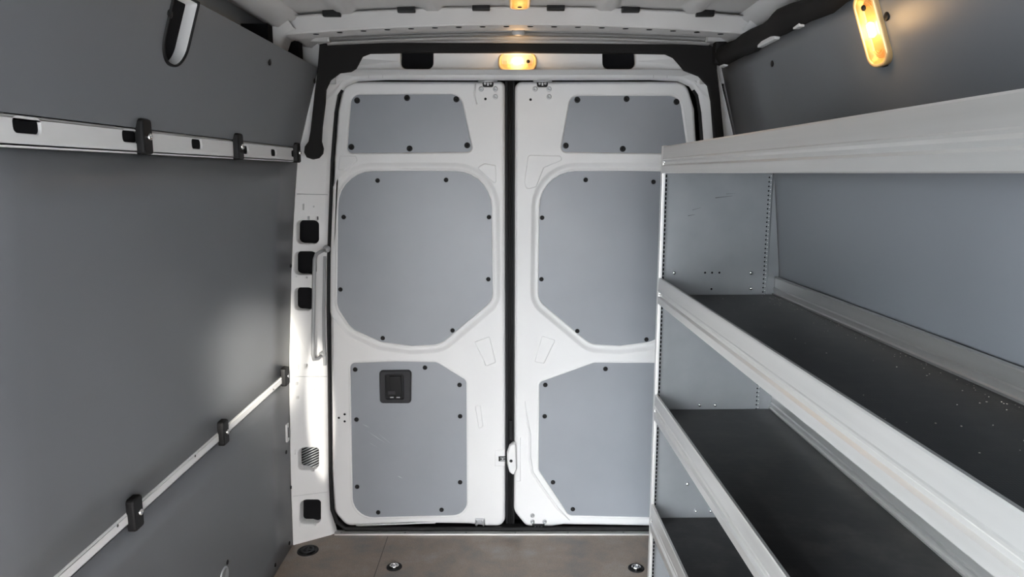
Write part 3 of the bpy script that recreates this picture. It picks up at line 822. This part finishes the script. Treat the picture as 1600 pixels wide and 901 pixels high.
for px, py in [(1102, 426), (1113, 426), (1124.5, 426), (1112, 451.5), (1216, 438), (1216.5, 445)]:
    p = onY(px, py, YS); b = MB(); b.lathe((p.x-XS, -.0009, p.z), (0, -1, 0), [(.0035, 0), (0, .0003)], 10)
    b.build('drilled_hole', VOID, ep)
SCUFF = mat('dark_scuff', (.08, .08, .085), .6)
for (x0, y0, x1, y1, w) in [(1118, 309, 1145, 306, .0014), (1075, 337, 1086, 335, .0012), (1082, 328, 1096, 324, .0008), (1135, 303, 1150, 302, .0006)]:
    p = onY(x0, y0, YS); q = onY(x1, y1, YS)
    b = MB(); b.add([(p.x-XS, -.0011, p.z-w), (q.x-XS, -.0011, q.z-w*.3), (q.x-XS, -.0011, q.z+w*.3), (p.x-XS, -.0011, p.z+w)], [(0, 1, 2, 3)])
    b.build('scuff_mark', SCUFF, ep)
def lip_front(z0, z1):
    b = MB(); h = z1-z0
    # (x, z) profile of the extruded front lip, with a stepped swage
    P = [(.002, z1-.006), (.0, z1), (-.007, z1+.0005), (-.0085, z1-.003), (-.0092, z0+h*.56), (-.0108, z0+h*.53), (-.0105, z0+h*.48), (-.0058, z0+h*.42), (-.0052, z0+h*.33), (-.0110, z0+h*.27), (-.0105, z0+.002), (-.008, z0), (.022, z0), (.022, z0+.003), (-.003, z0+.004), (-.003, z0+h*.5), (-.003, z1-.006)]
    L = [(-.024), (-LEN+.002)]
    n = len(P)
    vs = [(x, y, z) for y in L for x, z in P]
    b.add(vs, [(k, (k+1) % n, n+(k+1) % n, n+k) for k in range(n)])
    b.add([(x, L[0], z) for x, z in P], [list(range(n))]); b.add([(x, L[1], z) for x, z in P], [list(range(n))])
    return b
decks = [(1.503, 1.479, 1.563), (1.080, 1.053, 1.140), (.683, .654, .744), (.288, .252, .350)]
names = ['topmost', 'second', 'third', 'lowest']
for i, (zd, z0, z1) in enumerate(decks):
    xb = interp(zd, [(0, .405), (.72, .395), (1.10, .383), (1.5, .350)])
    b = MB(); b.box((.0, -LEN+.002, zd-.012), (xb, -.003, zd), 0)
    dk = b.build('shelf_deck', DECK, sh)
    lip_front(z0, z1).build('front_lip', ALU, dk)
    b = MB()
    h = z1-zd
    P = [(xb, zd-.004), (xb-.006, zd), (xb-.008, zd+.006), (xb-.002, zd+.008), (xb-.003, zd+h*.35), (xb+.001, zd+h*.40), (xb, zd+h*.9), (xb-.003, zd+h*.97), (xb, z1), (xb+.006, z1), (xb+.006, zd-.004)]
    n = len(P); vs = [(x, y, z) for y in (-.003, -LEN+.002) for x, z in P]
    b.add(vs, [(k, (k+1) % n, n+(k+1) % n, n+k) for k in range(n)])
    b.build('back_lip', ALU, dk)
    b = MB(); b.lathe((-.0055, -.032, z0+(z1-z0)*.42), (-1, 0, 0), [(.0055, 0), (.005, .003), (0, .004)], 12)
    b.build('lip_screw', CHROME, dk)
# crumbs lying on the upper visible deck
b = MB(); random.seed(9)
ca, sa = math.cos(.0205), math.sin(.0205)
def sw_(lx, ly): return (XS+lx*ca-ly*sa, YS+lx*sa+ly*ca)
for k in range(150):
    if k < 95: lx = .372-abs(random.gauss(0, .022)); ly = -random.uniform(.05, 1.6)
    else: lx = random.uniform(.03, .37); ly = -random.uniform(.03, 1.4)
    r = random.uniform(.0005, .0013)*(1.2 if k % 11 == 0 else 1)
    x, y = sw_(lx, ly); bm = bmesh.new(); bmesh.ops.create_icosphere(bm, subdivisions=1, radius=r)
    for v in bm.verts: v.co = Vector((v.co.x*random.uniform(.8, 1.6)+x, v.co.y*1.2+y, v.co.z*.7+1.080+r*.5))
    b.bm(bm)
cr = b.build('crumbs', CRUMB); tag(cr, 'pale crumbs scattered on the second shelf deck', 'crumbs', kind='stuff')

# ---------------------------------------------------------------- lamps
def lamp(loc, ax_u, ax_v, nrm, L_, W_, label, lit, D=.016, power=6, ring_m=None):
    """oval lamp; u = long axis, v = short axis, nrm = out of the surface"""
    u, v, n = Vector(ax_u).normalized(), Vector(ax_v).normalized(), Vector(nrm).normalized()
    o = empty('interior_lamp', loc); tag(o, label, 'lamp', 'interior lamps')
    mp = lambda a, c, w: tuple(u*a+v*c-n*w)
    b = MB(); R = W_*.42
    outl = rrect(0, 0, L_, W_, R, 8); inl = rrect(0, 0, L_-.018, W_-.018, R-.008, 8)
    b.plate(outl, [(inl, ((.003, 0), (.001, .001), (0, .004)))], mp, -D, .004, oprof=((.004, 0), (.0015, .0015), (0, .006)), mi=0)
    b.build('bezel', ring_m or CUP, o)
    b = MB(); m_ = len(inl)
    rows = [[mp(a, c, -D+.004) for a, c in inl], [mp(a*.9, c*.8, .004) for a, c in inl]]
    b.add([q for r_ in rows for q in r_], [(k, (k+1) % m_, m_+(k+1) % m_, m_+k) for k in range(m_)], 0, True)
    b.add(rows[1], [list(range(m_))]); 
    for k in range(3):
        rr = .006+.005*k
        for sg in (-1, 1):
            cx_ = sg*(L_*.5-.036)
            b.tube([mp(cx_+sg*rr*math.cos(t*math.pi/8)*1.0, rr*math.sin(t*math.pi/8), -.002) for t in range(-4, 5)], .0011, 6)
    b.build('reflector', CUP, o)
    b = MB(); b.tube([mp(-.016, 0, -.006), mp(-.012, 0, -.007), mp(.012, 0, -.007), mp(.016, 0, -.006)], [.002, .0075, .0075, .002], 12)
    b.build('bulb', BULB, o)
    b = MB(); b.add([mp(a, c, -D+.002) for a, c in inl], [list(range(m_))]); b.build('lens', LENS, o)
    b = MB(); c0 = u*(L_*.5-.032)+n*(D-.001); b.lathe(c0, n, [(.0065, 0), (.006, .002), (0, .0025)], 14); b.build('switch', BLACK, o)
    li = bpy.data.lights.new('lamp_light', 'POINT'); li.energy = power; li.color = (1, .62, .27); li.shadow_soft_size = .03
    lo_ = bpy.data.objects.new('lamp_light', li); C.objects.link(lo_); lo_.parent = o; lo_.location = n*(D+.05)
    return o
pl = onframe(808.5, 97)
lamp(onY(808.5, 97, pl.y), (1, 0, 0), (0, 0, 1), (0, -1, 0), .142, .068, 'lit amber interior lamp on the white header above the rear doors', True, power=.4)
# right wall lamp, upright
sl_ = (XR(1.854, 1.6)-XR(1.56, 1.6))/(.294)
nR = Vector((-1, -.22, sl_*1.0)).normalized(); uR = Vector((sl_, 0.0, 1)).normalized(); vR = nR.cross(uR).normalized(); uR = vR.cross(nR).normalized()
lr_ = onX(1366, 45, .765)
rl = lamp(lr_, uR, vR, nR, .160, .066, 'lit amber interior lamp standing upright on the right wall panel', True, D=.012, power=.5)
b = MB(); a0 = rrect(0, 0, .166, .078, .034, 8); m0 = len(a0)
rows = [[tuple(uR*a+vR*c-nR*.006) for a, c in a0], [tuple(uR*a+vR*c+Vector((.03, .03, 0))) for a, c in rrect(0, 0, .16, .070, .03, 8)]]
b.add([q for r_ in rows for q in r_], [(k, (k+1) % m0, m0+(k+1) % m0, m0+k) for k in range(m0)], 0, True); b.add(rows[0], [list(range(m0))])
b.build('mounting_frame', BLACK, rl)
# ceiling lamp
cl = onY(812, 4, 2.12)
lamp(Vector((.022, 2.10, 1.982)), (0, 1, 0), (1, 0, 0), (0, 0, -1), .142, .060, 'lit interior lamp on the roof, cut by the top edge of the picture', True, D=.034, power=.2)
# roof plug behind the beam
p = onY(810, 52, 2.56)
b = MB(); b.lathe((p.x, 2.56, 1.978), (0, 0, -1), [(.012, 0), (.012, .010), (.022, .014), (.023, .024), (.018, .030), (0, .031)], 22)
rk = recenter(b.build('roof_plug', mat('clear_grey_plastic', (.4, .4, .4), .25))); tag(rk, 'small round pale plug on the roof between the cross beam and the header', 'plug')

# ---------------------------------------------------------------- surroundings and daylight
b = MB(); b.box((-30, -30, -.70), (30, 30, -.68)); tag(b.build('ground', GROUND), kind='structure')
# bulkhead behind the camera with the cab opening above it

# bulkhead behind the camera with a wide opening to the cab windows
b = MB()
b.box((-.93, YF-.02, -.03), (.98, YF, CABZ0)); b.box((-.93, YF-.02, CABZ1), (.98, YF, 2.0))
b.box((-.93, YF-.02, CABZ0), (-.72, YF, CABZ1)); b.box((.74, YF-.02, CABZ0), (.98, YF, CABZ1))
tag(b.build('wall_front', WHITE2), kind='structure')
W = bpy.data.worlds.new('world'); bpy.context.scene.world = W; W.use_nodes = True
nt = W.node_tree; bg = nt.nodes['Background']
tc = nt.nodes.new('ShaderNodeTexCoord'); sx_ = nt.nodes.new('ShaderNodeSeparateXYZ'); rp_ = nt.nodes.new('ShaderNodeValToRGB')
mr = nt.nodes.new('ShaderNodeMapRange'); mr.inputs['From Min'].default_value = -1; mr.inputs['From Max'].default_value = 1
nt.links.new(tc.outputs['Generated'], sx_.inputs[0]); nt.links.new(sx_.outputs['Z'], mr.inputs['Value']); nt.links.new(mr.outputs[0], rp_.inputs[0])
e = rp_.color_ramp.elements
e[0].position = .0; e[0].color = (.08, .08, .08, 1)
e[1].position = 1.; e[1].color = (.75, .85, 1.0, 1)
x = e.new(.47); x.color = (.30, .30, .30, 1)
x = e.new(.55); x.color = (.55, .55, .56, 1)
x = e.new(.66); x.color = (1.0, .985, .985, 1)
# the sky is brighter and bluer on the side of the sliding door
m1 = nt.nodes.new('ShaderNodeMapRange'); m1.inputs['From Min'].default_value = -1; m1.inputs['From Max'].default_value = 1
nt.links.new(sx_.outputs['X'], m1.inputs['Value'])
r2_ = nt.nodes.new('ShaderNodeValToRGB'); f = r2_.color_ramp.elements
f[0].position = 0; f[0].color = (.86, .95, 1.0, 1); f[1].position = .62; f[1].color = (.43, .41, .395, 1)
nt.links.new(m1.outputs[0], r2_.inputs[0])
mm_ = nt.nodes.new('ShaderNodeMixRGB'); mm_.blend_type = 'MULTIPLY'; mm_.inputs[0].default_value = 1
nt.links.new(rp_.outputs[0], mm_.inputs[1]); nt.links.new(r2_.outputs[0], mm_.inputs[2])
nt.links.new(mm_.outputs[0], bg.inputs['Color']); bg.inputs['Strength'].default_value = 60.0
# sun on the ground outside, high and from the right
sn = bpy.data.lights.new('sun', 'SUN'); sn.energy = 1.5; sn.angle = .01; sn.color = (1, .96, .9)
so = bpy.data.objects.new('sun', sn); C.objects.link(so)
so.rotation_euler = Vector((-.15, -.75, -1.0)).to_track_quat('-Z', 'Y').to_euler()
# added spot lamp standing in for sunlight on the left pillar
sb = bpy.data.lights.new('pillar_spot', 'SPOT'); sb.energy = 750; sb.color = (1, .95, .86); sb.spot_size = math.radians(9.5); sb.spot_blend = .35; sb.shadow_soft_size = .01
sbo = bpy.data.objects.new('pillar_spot', sb); C.objects.link(sbo)
tgt = onframe(500, 640); src = Vector((-.30, -.9, 1.40))
sbo.location = src; sbo.rotation_euler = (tgt-src).to_track_quat('-Z', 'Y').to_euler(); sbo.scale = (.17, 1, 1)
sg = bpy.data.lights.new('wall_spot', 'SPOT'); sg.energy = 2500; sg.color = (1, .95, .84); sg.spot_size = math.radians(9); sg.spot_blend = 1; sg.shadow_soft_size = .05  # second added spot lamp, makes the soft glow on the left wall
sgo = bpy.data.objects.new('wall_spot', sg); C.objects.link(sgo)
t2 = wallhit(405, 565, -1); s2 = Vector((.15, -.9, 1.45))
sgo.location = s2; sgo.rotation_euler = (t2-s2).to_track_quat('-Z', 'Y').to_euler(); sgo.scale = (.55, 1, 1)

cam = bpy.data.cameras.new('camera'); co_ = bpy.data.objects.new('camera', cam); C.objects.link(co_)
co_.location = (0, 0, H); co_.rotation_euler = (math.pi/2-TH, 0, 0)
cam.sensor_width = 36; cam.lens = 36*F/1600; cam.clip_start = .02
S = bpy.context.scene; S.camera = co_
S.view_settings.view_transform = 'Standard'; S.view_settings.look = 'None'
S.view_settings.gamma = 1; S.view_settings.use_curve_mapping = False; S.view_settings.exposure = 0.0
S.cycles.max_bounces = 10; S.cycles.diffuse_bounces = 6
